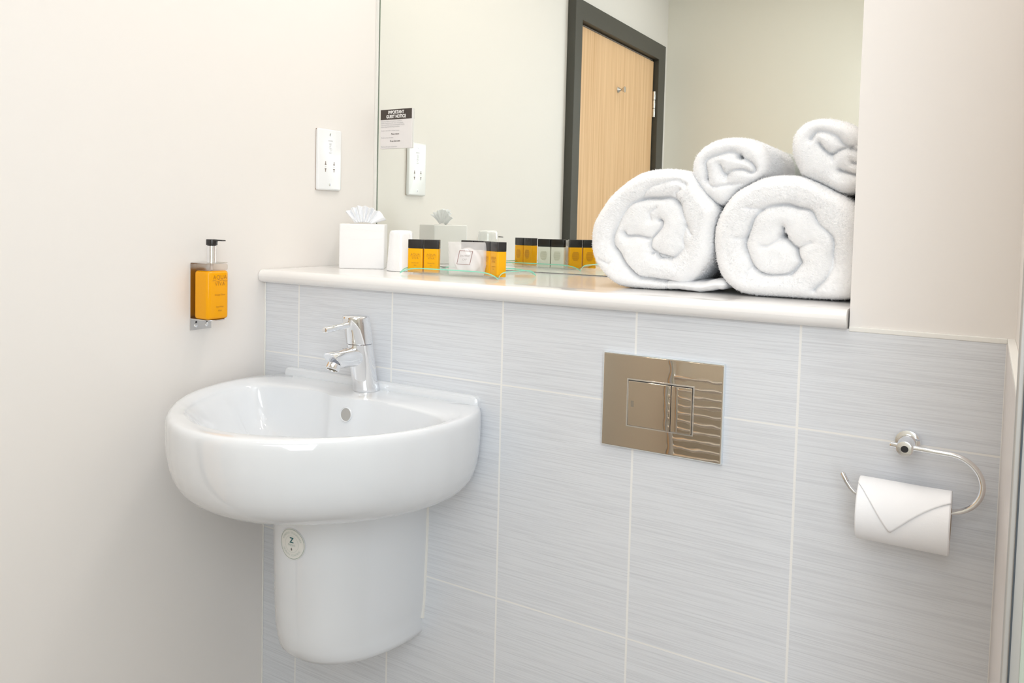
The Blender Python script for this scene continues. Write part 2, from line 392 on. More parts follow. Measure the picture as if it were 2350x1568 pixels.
def polar(poly, n, c, smooth=2):
    cx, cy = c; out = []
    m_ = len(poly)
    for j in range(n):
        a = 2 * PI * j / n; dx, dy = math.cos(a), math.sin(a); best = None
        for i in range(m_):
            x0, y0 = poly[i][0] - cx, poly[i][1] - cy; x1, y1 = poly[(i + 1) % m_][0] - cx, poly[(i + 1) % m_][1] - cy
            ex, ey = x1 - x0, y1 - y0; den = dx * ey - dy * ex
            if abs(den) < 1e-12: continue
            t = (x0 * ey - y0 * ex) / den; s = (x0 * dy - y0 * dx) / den
            if t > 0 and -1e-9 <= s <= 1 + 1e-9 and (best is None or t > best): best = t
        out.append(best if best else (out[-1] if out else 0.1))
    out = np.array(out)
    for _ in range(smooth): out = (np.roll(out, 1) + 2 * out + np.roll(out, -1)) / 4
    return out
def basin():
    n = 256; cc = (BX, BY)
    ro, ri = polar(outer_poly, n, cc, 3), polar(inner_poly, n, cc, 6)
    A = [2 * PI * j / n for j in range(n)]
    def sm(a_): a_ = max(0, min(1, a_)); return a_ * a_ * (3 - 2 * a_)
    WL = [sm((abs(ri[j] * math.cos(a)) - .10) / .12) * sm((-.06 - (BY + ri[j] * math.sin(a))) / .06) for j, a in enumerate(A)]
    O = [(BX + ro[j] * math.cos(a), min(BY + ro[j] * math.sin(a), 0.0)) for j, a in enumerate(A)]
    I = [(BX + ri[j] * math.cos(a), BY + ri[j] * math.sin(a)) for j, a in enumerate(A)]
    loops = []
    ZT = -0.0425
    # underside up to the rim: scaled about the wall line
    prof = [(0.30, -.2165), (0.62, -.2155), (0.72, -.212), (0.80, -.205), (0.865, -.195), (0.915, -.182), (0.95, -.167), (0.975, -.148), (0.99, -.125), (0.998, -.100), (1.0, -.075), (0.999, -.058), (0.996, -.0515), (0.991, -.047), (0.984, -.0442), (0.974, -.0428)]
    for s, z in prof:
        loops.append([(BX + (x - BX) * s, y * s if y < -0.0005 else y, z) for x, y in O])
    # top rim to the inner edge
    def mix(t, z):
        k = loops[len(prof) - 1]
        return [(k[j][0] * (1 - t) + I[j][0] * t, k[j][1] * (1 - t) + I[j][1] * t, z - .011 * WL[j] * t ** 1.7) for j in range(n)]
    for t, z in ((0.35, ZT), (0.75, ZT - 0.0002), (0.88, ZT - 0.0009), (0.95, ZT - 0.0019)): loops.append(mix(t, z))
    # bowl: the back wall stays steep, the front slopes
    for s, b, z in ((1.0, 0, -.0460), (0.993, .0, -.0490), (0.985, .0, -.0535), (0.965, .001, -.066), (0.94, .003, -.085), (0.90, .006, -.105), (0.84, .010, -.125), (0.75, .014, -.142), (0.62, .018, -.156), (0.45, .020, -.166), (0.25, .02, -.171), (0.06, .02, -.1745)):
        by = -0.17; lp_ = []
        sf = s - 0.17 * (1 - (z + .1745) / .1285) * (z + .1745) / .1285 * 2.2     # front and sides slope in sooner than the steep back
        fade = sm((s - .70) / .30)
        for j, (x, y) in enumerate(I):
            wgt = min(1, max(0, (-.10 - y) / .10)); e = s * (1 - wgt) + sf * wgt
            lp_.append((BX + (x - BX) * e, by + (y - by) * e - (b if y > by else 0) * 0.3, z - .011 * WL[j] * fade))
        loops.append(lp_)
    return rings('basin_bowl', loops, CERAMIC, smooth=60)
wb = thing('wash_basin', 'white D-shaped ceramic wash basin fixed to the tiled wall', 'sink', (BX, 0, -0.2))
bb = basin(); bb.parent = wb; bb.matrix_parent_inverse = Matrix.Translation((-BX, 0, 0.2))
def under(o, root):
    o.parent = root; o.matrix_parent_inverse = Matrix.Translation(-Vector(root.location)); return o
# upstand along the wall, ends rounded
P = [(BX - .243, -.0003), (BX - .243, -.012)]
us = []
for y, ins in ((0.0, 0.0), (-0.011, 0.0), (-0.0145, 0.0035)):
    x0, x1 = BX - 0.243 + ins, BX + 0.248 - ins; zt = -0.0268 - ins * 0.8
    lp = [(x0, y, -.05), (x1, y, -.05)]
    lp += [(x1 - 0.012 + 0.012 * math.sin(a), y, zt - 0.012 + 0.012 * math.cos(a)) for a in [PI / 2 - PI / 2 * i / 8 for i in range(9)]]
    lp += [(x0 + 0.012 - 0.012 * math.sin(a), y, zt - 0.012 + 0.012 * math.cos(a)) for a in [PI / 2 * i / 8 for i in range(9)]]
    us.append(lp)
under(rings('wall_upstand', us, CERAMIC, smooth=40), wb)
oc = (BX + 0.013, -0.1085, -0.0765)
def ell(r, y, f=1.0): return [(oc[0] + r * math.cos(a), y - 0.16 * (r * math.sin(a)) * -1, oc[2] + r * f * math.sin(a)) for a in [2 * PI * j / 36 for j in range(36)]]
under(rings('overflow_rim', [ell(.0142, -.104), ell(.0142, -.1108), ell(.0132, -.1118), ell(.0120, -.1110), ell(.0118, -.104)], CERAMIC, cap0=False, cap1=False, smooth=50), wb)
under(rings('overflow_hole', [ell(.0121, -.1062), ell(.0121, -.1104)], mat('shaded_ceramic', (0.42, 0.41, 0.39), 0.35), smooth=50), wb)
under(lathe('waste_plug', [(0.0001, 0), (0.03, 0), (0.032, 0.002), (0.02, 0.004), (0.0001, 0.005)], CHROME, None, (BX, -0.24, -.174)), wb)

# half pedestal
def ped_pt(t, k=1.0, hw=0.1335, pr=0.247):
    n_ = 2.25; c, s = math.cos(t), math.sin(t)
    return (BX + k * hw * math.copysign(abs(c) ** (2 / n_), c), -(pr - hw * (1 - k)) * abs(s) ** (2 / n_))
hp = thing('half_pedestal', 'white ceramic half pedestal hung under the basin', 'basin pedestal', (BX, 0, -0.51))
pl = []
TP = [PI * j / 72 for j in range(73)]
for ins, z in ((0.0, -.2162), (0.0, -.25), (0.0015, -.35), (0.004, -.43), (0.006, -.465), (0.010, -.490), (0.017, -.507), (0.027, -.517), (0.040, -.522), (0.055, -.5235)):
    hw, pr = 0.1335 - ins, 0.247 - ins
    if z < -0.49: hw = 0.1335 - ins * 0.35
    pl.append([(BX + (ped_pt(t, 1, hw, pr)[0] - BX), ped_pt(t, 1, hw, pr)[1], z) for t in TP])
under(rings('pedestal_shroud', pl, CERAMIC, smooth=60), hp)
under(rings('sealant_bead', [[(x0 + dx, y, z) for dx, y in ((-.002, 0), (-.002, -.0035), (.0025, -.003), (.0035, 0))] for x0, z in ((BX + .1335, -.2165), (BX + .132, -.35), (BX + .1295, -.43), (BX + .126, -.488))], SEAL, smooth=60), hp)
# arc length table of the shroud outline, for the sticker wrapped round it
_arc = [(ped_pt(t)) for t in [PI * j / 400 for j in range(401)]]
_s = [0.0]
for i in range(400): _s.append(_s[-1] + math.dist(_arc[i], _arc[i + 1]))
def ped_wrap(u, v, off=0.0008):
    s = max(0, min(_s[-1] - 1e-6, ST_S - u)); i = 0
    i = int(np.searchsorted(_s, s)) - 1; i = max(0, min(399, i)); f_ = (s - _s[i]) / max(1e-9, _s[i + 1] - _s[i])
    x = _arc[i][0] * (1 - f_) + _arc[i + 1][0] * f_; y = _arc[i][1] * (1 - f_) + _arc[i + 1][1] * f_
    tx, ty = _arc[i + 1][0] - _arc[i][0], _arc[i + 1][1] - _arc[i][1]; l = math.hypot(tx, ty)
    return Vector((x - ty / l * off, y + tx / l * off, ST_Z + v))
ST_S, ST_Z = 0.307, -0.289
st = thing('round_sticker', 'round pale inspection sticker on the front of the half pedestal', 'sticker', (BX, -0.25, ST_Z))
def disc_wrap(name, r, off, material, r0=0.0):
    V, F = [], []; nr, na = 6, 64
    for i in range(nr + 1):
        rr = r0 + (r - r0) * i / nr
        for j in range(na): V.append(ped_wrap(rr * math.cos(2 * PI * j / na), rr * math.sin(2 * PI * j / na), off))
    for i in range(nr):
        for j in range(na): F.append((i * na + j, (i + 1) * na + j, (i + 1) * na + (j + 1) % na, i * na + (j + 1) % na))
    return under(mesh(name, V, F, material, None, 60), st)
STM = mat('sticker_film', (0.79, 0.79, 0.75), 0.3)
disc_wrap('sticker_disc', 0.0285, 0.0010, STM)
disc_wrap('printed_ring', 0.0272, 0.0014, GREEN_INK, 0.0266)
disc_wrap('printed_ring', 0.0152, 0.0014, PALE_GREEN_INK, 0.0149)
under(text('letter_z', 'Z', 0.0135, (0, 0, 0), (1, 0, 0), (0, 0, 1), TEAL_INK, wrap=lambda a, b: ped_wrap(a, b + 0.0065, 0.0015), bold=0.0004), st)
under(text('passed_lettering', 'PASSED', 0.0052, (0, 0, 0), (1, 0, 0), (0, 0, 1), PALE_GREEN_INK, wrap=lambda a, b: ped_wrap(a, b - 0.0022, 0.0015)), st)
under(text('number_six', '6', 0.0065, (0, 0, 0), (1, 0, 0), (0, 0, 1), DARK_INK, wrap=lambda a, b: ped_wrap(a, b - 0.0095, 0.0015), bold=0.0002), st)
def ringtext(s, r, a0, flip):
    def wf(a, b):
        ang = a0 - a / r if not flip else a0 + a / r
        rr = r + b if not flip else r - b
        return ped_wrap(rr * math.cos(ang), rr * math.sin(ang), 0.0015)
    return wf
under(text('ring_lettering', 'VITREOUS  STONEWARE', 0.0046, (0, 0, 0), (1, 0, 0), (0, 0, 1), PALE_GREEN_INK, wrap=ringtext('', 0.0208, PI / 2, False), spacing=1.05), st)
under(text('ring_lettering', 'QUALITY  CONTROL', 0.0046, (0, 0, 0), (1, 0, 0), (0, 0, 1), PALE_GREEN_INK, wrap=ringtext('', 0.0208, -PI / 2, True), spacing=1.05), st)

# ------------------------------------------------------------------ mixer tap
ZD = -0.0425
tp = thing('basin_tap', 'chrome lever mixer tap standing on the back of the basin', 'tap', (BX, -.035, ZD))
def tapc(z):   # centre line leans forward
    t = (z - ZD) / 0.151; return (BX + 0.001, -0.0335 - 0.036 * t)
def taploop(z, r, sx=1.0, tilt=0.0):
    cx, cy = tapc(z); return [(cx + r * math.cos(a), cy + r * 1.0 * math.sin(a), z + tilt * math.sin(a)) for a in [2 * PI * j / 48 for j in range(48)]]
under(rings('tap_body', [taploop(ZD + .0002, 0.0262), taploop(ZD + 0.003, 0.0265), taploop(ZD + 0.008, 0.0260), taploop(-0.01, 0.0257), taploop(0.02, 0.0259), taploop(0.045, 0.0264), taploop(0.0535, 0.0267), taploop(0.0542, 0.0260)], CHROME, smooth=40), tp)
under(rings('lever_head', [taploop(0.0548, 0.0260), taploop(0.0556, 0.0270), taploop(0.085, 0.0275), taploop(0.1050, 0.0276), taploop(0.1080, 0.0271), taploop(0.1100, 0.0258), taploop(0.1113, 0.023), taploop(0.1125, 0.015), taploop(0.1128, 0.006)], CHROME, smooth=40), tp)
under(tube('lever', [(BX, -.078, .0960), (BX, -.086, .0948), (BX, -.090, .0944), (BX, -.120, .0925), (BX, -.158, .0908), (BX, -.1605, .0907), (BX, -.1612, .0907)], [.0098, .0080, .0062, .0060, .0061, .0054, .003], CHROME, n=24), tp)
def spring(y, r, cut=0.0, dz=0.0): return [(BX + r * math.cos(t), y - cut * math.sin(t), .0305 + dz + r * math.sin(t)) for t in [2 * PI * j / 48 for j in range(48)]]
under(rings('spout', [spring(-.045, .0200), spring(-.076, .0200), spring(-.0785, .0198), spring(-.0810, .0190, .001), spring(-.105, .0185, .004), spring(-.1340, .0180, .0160, -.001), spring(-.1362, .0173, .0160, -.001), spring(-.1368, .0164, .0150, -.001), spring(-.1362, .010, .009, -.001)], CHROME, smooth=40), tp)
under(lathe('aerator', [(0.0135, 0.0), (0.0138, 0.001), (0.0138, 0.0105), (0.0125, 0.0118), (0.0108, 0.0118), (0.0104, 0.0095), (0.0001, 0.0095)], CHROME, None, (BX, -.1315, .0225), (0, -0.55, -1)), tp)
under(lathe('aerator_mesh', [(0.0001, 0), (0.0103, 0.0), (0.0103, 0.0006), (0.007, 0.0006), (0.0068, 0.0012), (0.004, 0.0012), (0.0038, 0.0004), (0.0001, 0.0006)], mat('aerator_grid', (0.20, 0.17, 0.12), 0.5), None, (BX, -.1364, .0136), (0, -0.55, -1)), tp)
under(tube('temperature_mark', [(BX + 0.005, -.1020, .0484), (BX - 0.004, -.1020, .0484)], 0.0008, DARK, n=8), tp)

# ------------------------------------------------------------------ shaver socket on the left wall
SY, SZ = 0.2061, 0.4420
ss = thing('shaver_socket', 'white shaver socket plate on the left wall beside the mirror', 'socket', (0, SY, SZ))
lo = []
for x, o, r in ((0.0012, 0.0005, .004), (0.0022, 0.0, .004), (0.0068, 0.0, .004), (0.0085, 0.0012, .003), (0.0092, 0.0040, .002)):
    lo.append([(x, a, b) for a, b in rrect(0, 0, .086 - 2 * o, .147 - 2 * o, r)])
rings('socket_plate', lo, WHITEP, ss, smooth=60)
box('plate_gap_shade', 0.0, 0.0014, -.0425, .0425, -.073, .073, mat('brown_gap_shade', (0.30, 0.20, 0.13), 0.8), ss)  # thin brown sheet, its colour stands in for the shaded gap behind the plate
for s in (1, -1):
    sc = lathe('fixing_screw', [(0.0001, 0), (0.0034, 0), (0.0034, 0.0006), (0.0001, 0.001)], STEEL, ss, (0.0091, 0, s * 0.0603), (1, 0, 0), n=20)
    b_ = box('screw_slot', .0098, .0103, -.0004, .0004, s * 0.0603 - .003, s * 0.0603 + .003, DARK, sc)
# printed marks; y grows to the right on this wall
XD, YD = (0, 1, 0), (0, 0, 1)
text('shavers_lettering', 'SHAVERS', .0040, (.0094, .0005, .0455), XD, YD, GREY_INK, ss, xs=1.05)
text('only_lettering', 'ONLY', .0040, (.0094, .0005, .0165), XD, YD, GREY_INK, ss)
wave_line('shaver_symbol', [(-.0045, .0), (.0045, 0), (.0045, .0022), (-.0045, .0022)], .0005, (.0094, 0, .0375), XD, YD, GREY_INK, ss)
for zz in (.036, .0335): wave_line('shaver_symbol', [(-.0035, 0), (.0035, 0)], .0006, (.0094, 0, zz), XD, YD, GREY_INK, ss)
def circ(r, n=28): return [(r * math.cos(2 * PI * k / n), r * math.sin(2 * PI * k / n)) for k in range(n + 1)]
def ring_flat(name, r, w_, o, mtl, par):
    V = []; F = []
    for k in range(33):
        a = 2 * PI * k / 32
        for q in (r, r - w_): V.append(Vector(o) + Vector(XD) * q * math.cos(a) + Vector(YD) * q * math.sin(a))
        if k: F.append((2 * k - 2, 2 * k - 1, 2 * k + 1, 2 * k))
    return mesh(name, V, F, mtl, par)
ring_flat('shaver_symbol', .0034, .0005, (.0094, -.001, .029), ss and GREY_INK, ss)
ring_flat('shaver_symbol', .0034, .0005, (.0094, .002, .0245), GREY_INK, ss)
SLOT = mat('socket_slot', (0.26, 0.19, 0.15), 0.7)
for yy in (-.0165, .0145):
    for zz, a in ((-.0085, 1), (-.0255, -1)):
        box('pin_hole', .0089, .0096, yy - .0009, yy + .0011, zz - .004, zz + .004, SLOT, ss)
        box('pin_hole', .0089, .0096, yy - .003, yy + .003, zz - a * .003 - .0009, zz - a * .003 + .0009, SLOT, ss)
text('voltage_lettering', '115V', .0030, (.0094, -.0165, -.017), XD, YD, GREY_INK, ss)
text('voltage_lettering', '230V', .0030, (.0094, .0145, -.017), XD, YD, GREY_INK, ss)

# ------------------------------------------------------------------ notice on the mirror
gn = thing('guest_notice', 'small guest notice card with a dark heading, stuck on the mirror', 'sign', (0.0725, D, 0.532))
yN = -0.0052
box('notice_card', -.0495, .0495, yN, -0.0002, -.0495, .0505, NOTICE_W, gn, bev=0.0004)
mesh('heading_panel', [(-.0495, yN - .0002, .0245), (.0495, yN - .0002, .0245), (.0495, yN - .0002, .0505), (-.0495, yN - .0002, .0505)], [(0, 1, 2, 3)], NOTICE_DARK, gn)
HWT = mat('white_print', (0.92, 0.90, 0.88), 0.5)
nx, nz = (1, 0, 0), (0, 0, 1)
for s_, z in (('IMPORTANT', .0426), ('GUEST NOTICE', .0318)): text('heading_lettering', s_, .0112, (0, yN - .0006, z), nx, nz, HWT, gn, xs=0.80, bold=0.0004)
BODY = [('Every day millions of towels are washed in', .0205), ('hotels around the world, many unnecessarily.', .0158), ('If you would like to be environmentally friendly,', .0111), ('please adopt the following procedure:', .0064), ('Towels in the bath or shower means:', -.0035), ('Towels on the rail means:', -.0215), ('Thank you for your co-operation.', -.0445)]
for s, z in BODY: text('body_lettering', s, .0044, (-.0475, yN - .0006, z), nx, nz, GREY_INK, gn, align='LEFT', xs=0.88)
for s, z in (("Please change", -.0125), ("I'll use them again", -.0305)): text('body_lettering', s, .0050, (-.002, yN - .0006, z), nx, nz, DARK_INK, gn, xs=0.9, bold=0.0001)

# ------------------------------------------------------------------ soap dispenser: steel bracket and amber bottle
br = thing('dispenser_bracket', 'folded steel wall bracket holding the amber hand wash bottle', 'bracket', (0, -.184, .067))
BT = .0016
def bracket():
    bm = bmesh.new()
    prof = [(0.0005, .0), (0.0005, .1395)]
    a = []
    for i in range(7):
        t = PI / 2 * i / 6; a.append((.0005 + .004 * (1 - math.cos(t)), .1395 - .004 + .004 * math.sin(t)))
    prof = [(.0005, 0)] + a + [(.050, .1395)]
    lp0 = [(x, z) for x, z in prof]
    V = []; 
    for y in (-.0275, .0275):
        for k, (x, z) in enumerate(lp0):
            # inner offset
            i0 = max(0, k - 1); i1 = min(len(lp0) - 1, k + 1)
            dx, dz = lp0[i1][0] - lp0[i0][0], lp0[i1][1] - lp0[i0][1]; l = math.hypot(dx, dz)
            nx_, nz_ = dz / l, -dx / l
            V.append((x, y, z)); V.append((x + nx_ * BT, y, z + nz_ * BT))
    n = len(lp0) * 2; F = []
    for k in range(len(lp0) - 1):
        F.append((2 * k, 2 * k + 2, n + 2 * k + 2, n + 2 * k)); F.append((2 * k + 1, n + 2 * k + 1, n + 2 * k + 3, 2 * k + 3))
        F.append((2 * k, 2 * k + 1, 2 * k + 3, 2 * k + 2)); F.append((n + 2 * k, n + 2 * k + 2, n + 2 * k + 3, n + 2 * k + 1))
    F.append((0, n, n + 1, 1)); F.append((n - 2, n - 1, 2 * n - 1, 2 * n - 2))
    return V, F
V, F = bracket(); mesh('bracket_plate', V, F, STEEL, br, 40)
# bottom tongue, round ended, that carries the bottle
tg = [[(x, y, z) for x, y in ([(0.001, -.0265), (0.001, .0265)] + [(0.034 + 0.026 * math.cos(a), 0.0265 * math.sin(a)) for a in [PI / 2 - PI * i / 20 for i in range(21)]])] for z in (.0225, .0242)]
rings('bottle_tongue', tg, STEEL, br, smooth=30)
for yy in (-.0135, .0145):
    sc = lathe('bracket_screw', [(0.0001, 0), (0.0042, 0), (0.0040, 0.0014), (0.0025, 0.0024), (0.0001, 0.0027)], CHROME, br, (.0021, yy, .0085), (1, 0, 0), n=24)
    lathe('screw_keyhole', [(0.0001, 0), (0.0022, 0), (0.0022, 0.0003), (0.0001, 0.0003)], DARK, br, (.0022, yy + .001, .0155), (1, 0, 0), n=16)
sb = thing('hand_wash_bottle', 'amber hand wash pump bottle held in the steel wall bracket', 'soap bottle', (0.0335, -.184, .0915))
superbottle('liquid_body', .043, .056, 0.0, .0985, .0080, AMBER2, sb, rz=.006)
superbottle('clear_shoulder', .043, .056, .0988, .1125, .0080, CLEARP, sb, rz=.004)
lathe('pump_collar', [(0.0001, .1125), (.0150, .1128), (.0150, .1145), (.0098, .1150), (.0096, .1170), (.0096, .1485), (.0088, .1495), (0.0001, .1495)], CHROME, sb, n=36)
superbottle('pump_head', .023, .021, .1497, .1620, .0095, BLACK, sb, rz=.0015)
rings('pump_nozzle', [[(x, y, z) for y, z in ((-.0045, zt - th), (.0045, zt - th), (.0045, zt), (-.0045, zt))] for x, zt, th in ((.006, .1619, .006), (.016, .1618, .003), (.034, .1612, .0022), (.036, .1606, .0016))], BLACK, sb, smooth=30)
tube('dip_tube', [(0, 0, .100), (0, 0, .1115)], .0035, WHITEP, sb)
FX = .0222
def brand_print(par, ox, oy, oz, X, Y, s, ink, lower, thin=False):
    O = Vector((ox, oy, oz)); Xv = Vector(X).normalized(); Yv = Vector(Y).normalized()
    text('front_lettering', 'AQUA', .0128 * s, O + Yv * .0075 * s, X, Y, ink, par, xs=0.98, spacing=1.05, bold=-0.0001 * s)
    text('front_lettering', 'VIVA', .0118 * s, O - Yv * .0062 * s, X, Y, ink, par, xs=0.95, spacing=1.15, bold=-0.0001 * s)
    wave_line('front_wave', [(a * s, .0013 * s * math.sin(a * 300) + .0004) for a in [(-.020 + .002 * k) for k in range(21)]], .0007 * s, O, X, Y, ink, par)
    for t_, dz, sz in lower: text('front_lettering', t_, sz * s, O + Yv * dz * s, X, Y, ink, par)
brand_print(sb, FX - .0003, .0030, .078, (0, 1, 0), (0, 0, 1), 0.98, BROWN_INK, [('Orange Citrus', -.0285, .0048), ('Hand Wash', -.0535, .0042), ('300ml', -.0615, .0040)])

# ------------------------------------------------------------------ things on the ledge
# tissue box, cube shaped, with a fanned tissue
tb = thing('tissue_box', 'white cube tissue box with a fanned tissue, at the left end of the ledge', 'tissue box', (.1065, .2190, ZS), rz=math.radians(33))
superbottle('tissue_carton', .106, .098, 0.0, .1045, .004, CARD, tb, rz=.0025)
rings('carton_opening', [[(.034 * math.cos(a), .021 * math.sin(a), z) for a in [2 * PI * k / 32 for k in range(32)]] for z in (.1044, .1049)], mat('carton_shadow', (.62, .60, .57), .9), tb)
V, F = [], []; nu, nv = 90, 24
for j in range(nv + 1):
    v = j / nv
    for i in range(nu + 1):
        u = i / nu
        ang = math.radians(138 - u * 100) if u < 0.9 else math.radians(138 - 90 - (u - 0.9) * 330)
        top = 0.048 - 0.007 * abs(u - .35) + .0015 * math.sin(u * 37) + (0.006 if u > .86 else 0) * (u - .86) / .14
        rr = 0.006 + (top - .006) * v
        x = -.004 + (u - .45) * .030 + math.cos(ang) * rr * 0.86
        z = .103 + math.sin(ang) * rr * .93
        y = (.0042 * math.sin(u * 42 + 2 * math.sin(v * 2)) + .0022 * math.sin(u * 95 + 1)) * (0.35 + v) + .010 * v * v * math.cos(u * 5)
        V.append((x, y, z))
for j in range(nv):
    for i in range(nu): a = j * (nu + 1) + i; F.append((a, a + 1, a + nu + 2, a + nu + 1))
ts = mesh('tissue', V, F, PAPER, tb, 179); sm = ts.modifiers.new('s', 'SOLIDIFY'); sm.thickness = .0008
# fold marks of the paper wrap on the carton front
for (a, b, c, d) in ((-.050, .070, .050, .0715), (-.03, .098, .02, .0875), (.0, .094, .045, .089)):
    wave_line('paper_crease', [(a + (c - a) * t / 6, b + (d - b) * t / 6 - .001 * math.sin(t / 6 * PI)) for t in range(7)], .0008, (0, -.0493, 0), (1, 0, 0), (0, 0, 1), mat('crease_white', (.95, .95, .94), .5), tb)

# wrapped tumbler
TUMB = mat('film_wrapped_cup', (0.93, 0.93, 0.94), 0.12, trans=0.0, coat=0.4)
bump(TUMB, 55, 0.5, 0.003, detail=2)
tm = thing('wrapped_tumbler', 'upturned tumbler in white wrapping between the tissue box and the tray', 'cup', (.2345, .1945, ZS))
lp = []
for r, z in ((.0001, .0), (.030, 0), (.0325, .001), (.0325, .004), (.0312, .012), (.0268, .078), (.0262, .083), (.0235, .0868), (.012, .0885), (.0001, .0888)): lp.append((r, z))
lathe('cup_body', lp, TUMB, tm, n=48, smooth=50)
tm.scale = (1, 1, 1.05)

# slumped glass tray
TRX, TRY, TRZ = .4160, .191, ZS
tr = thing('glass_tray', 'clear slumped glass tray with green edges holding the toiletry bottles', 'tray', (TRX, TRY, TRZ))
def tray():
    nu, nv = 72, 40; V, F, MI = [], [], []
    def h(u, v):
        m1, m2 = max(abs(u), abs(v)), min(abs(u), abs(v))
        return .0004 + .0125 * (m1 ** 6) * (1 - m2 ** 7)
    for s in (0, 1):
        for j in range(nv + 1):
            for i in range(nu + 1):
                u, v = 2 * i / nu - 1, 2 * j / nv - 1
                x = u * (.121 - .006 * (1 - v * v)); y = v * (.083 - .006 * (1 - u * u))
                V.append((x, y, h(u, v) + s * .0022))
    n1 = (nu + 1) * (nv + 1)
    for j in range(nv):
        for i in range(nu):
            a = j * (nu + 1) + i
            F.append((a, a + nu + 1, a + nu + 2, a + 1)); MI.append(0)
            F.append((n1 + a, n1 + a + 1, n1 + a + nu + 2, n1 + a + nu + 1)); MI.append(0)
    B = [j * 1 for j in range(nu + 1)] + [(j + 1) * (nu + 1) - 1 for j in range(1, nv + 1)] + [nv * (nu + 1) + i for i in range(nu - 1, -1, -1)] + [j * (nu + 1) for j in range(nv - 1, 0, -1)]
    for k in range(len(B)):
        a, b = B[k], B[(k + 1) % len(B)]; F.append((a, b, n1 + b, n1 + a)); MI.append(1)
    return V, F, MI
V, F, MI = tray(); mesh('tray_glass', V, F, [GLASS, GLASS_EDGE], tr, 60, MI)

# little toiletry bottles
BZ = ZS + .0029
def bottle(name, label, body_mat, x, y, rz, group, text_mat, lower, back=False):
    t = thing(name, label, 'toiletry bottle', (x, y, BZ), group, math.radians(rz))
    superbottle('bottle_body', .0335, .0215, 0.0, .0520, .0035, body_mat, t, rz=.0012)
    superbottle('bottle_cap', .0330, .0210, .0522, .0715, .0022, BLACK, t, rz=.0008)
    brand_print(t, 0, -.0111, .0345, (1, 0, 0), (0, 0, 1), .56, text_mat, lower)
    # small print on the back: rounded block of lines
    for k in range(11):
        hw = .0090 * math.sqrt(max(.12, 1 - ((k - 4.5) / 6.6) ** 2))
        wave_line('back_print', [(-hw, 0), (hw, 0)], .0007, (0, .0111, .040 - k * .0021), (-1, 0, 0), (0, 0, 1), text_mat, t)
    return t
OLI = mat('olive_print', (0.50, 0.48, 0.34), 0.6)
def row(cx, cy, rz, pitch=.0352):
    c, s = math.cos(math.radians(rz)), math.sin(math.radians(rz))
    return [(cx - c * pitch / 2, cy - s * pitch / 2), (cx + c * pitch / 2, cy + s * pitch / 2)]
low = [('Shower Gel', -.0245, .0058), ('30ml', -.034, .0050)]
a, b = row(.3270, .1530, 22); c, d = row(.4265, .2050, -8); e, g_ = row(.4930, .1690, -34)
g1, g2, g3 = 'amber bottles at the left end of the tray', 'ivory lotion bottles at the back of the tray', 'amber bottles at the right end of the tray'
bottle('toiletry_bottle', 'left bottle of the amber pair at the left end of the glass tray', AMBER, *a, 22, g1, BROWN_INK, low)
bottle('toiletry_bottle', 'right bottle of the amber pair at the left end of the glass tray', AMBER, *b, 22, g1, BROWN_INK, low)
low2 = [('Body Lotion', -.0245, .0058), ('30ml', -.034, .0050)]
bottle('toiletry_bottle', 'ivory lotion bottle behind the shower cap sachet, the left one of two', LOTION, *c, -8, g2, OLI, low2)
bottle('toiletry_bottle', 'ivory lotion bottle beside the right amber pair, the right one of two', LOTION, *d, -8, g2, OLI, low2)
bottle('toiletry_bottle', 'rear bottle of the amber pair at the right end of the glass tray', AMBER, *e, -34, g3, BROWN_INK, low)
bottle('toiletry_bottle', 'front bottle of the amber pair at the right end of the glass tray', AMBER, *g_, -34, g3, BROWN_INK, low)

# shower cap sachet
sp_ = thing('shower_cap_sachet', 'translucent sachet printed shower cap leaning on the lotion bottles', 'shower cap', (.4370, .150, ZS + .0031), rz=math.radians(24))
def sachet(w0, w1, h, th, sh, z0=0.0, nu=36, nv=30, yc=0.0, k=1.0):
    V, F = [], []
    for s in (-1, 1):
        for j in range(nv + 1):
            for i in range(nu + 1):
                u, v = 2 * i / nu - 1, 2 * j / nv - 1
                t = (v + 1) / 2; wd = w0 * (1 - t) + w1 * t
                b = (max(0, 1 - u ** 4) * max(0, 1 - v ** 4)) ** .6
                V.append((u * wd / 2 + sh * t, yc + s * (th * b * k + .0003) + .010 * t + .0008 * math.sin(u * 9 + v * 5) * b, z0 + t * h))
    n1 = (nu + 1) * (nv + 1)
    for s in (0, 1):
        for j in range(nv):
            for i in range(nu):
                a = s * n1 + j * (nu + 1) + i
                F.append((a, a + 1, a + nu + 2, a + nu + 1) if s == 0 else (a, a + nu + 1, a + nu + 2, a + 1))
    return V, F
V, F = sachet(.074, .090, .069, .0055, .004); mesh('sachet_film', V, F, FROST, sp_, 179)
V, F = [], []
CAPM = bump(mat('white_cap_plastic', (0.90, 0.89, 0.90), 0.35), 60, .6, .003, detail=2)
rings('folded_cap', [[(.002 + r * math.cos(a), y0 + .005, .0305 + .86 * r * math.sin(a) * (1 + .03 * math.sin(5 * a))) for a in [2 * PI * q / 40 for q in range(40)]] for r, y0 in ((.004, -.0042), (.018, -.0038), (.027, -.0022), (.0305, .0), (.027, .0022), (.018, .0036), (.004, .0040))], CAPM, sp_, smooth=179)
REDB = mat('red_brown_print', (0.20, 0.055, 0.045), 0.6)
FRM = [(-.0200, .0230), (.0070, .0220), (.0125, .0500), (-.0150, .0510), (-.0200, .0230)]
yq = -.0080
for (x0, z0), (x1, z1) in zip(FRM[:-1], FRM[1:]):
    tube('printed_frame', [(x0, yq + .010 * z0 / .069, z0), (x1, yq + .010 * z1 / .069, z1)], .00045, REDB, sp_, n=6)
tilt = (0, .131, 1)
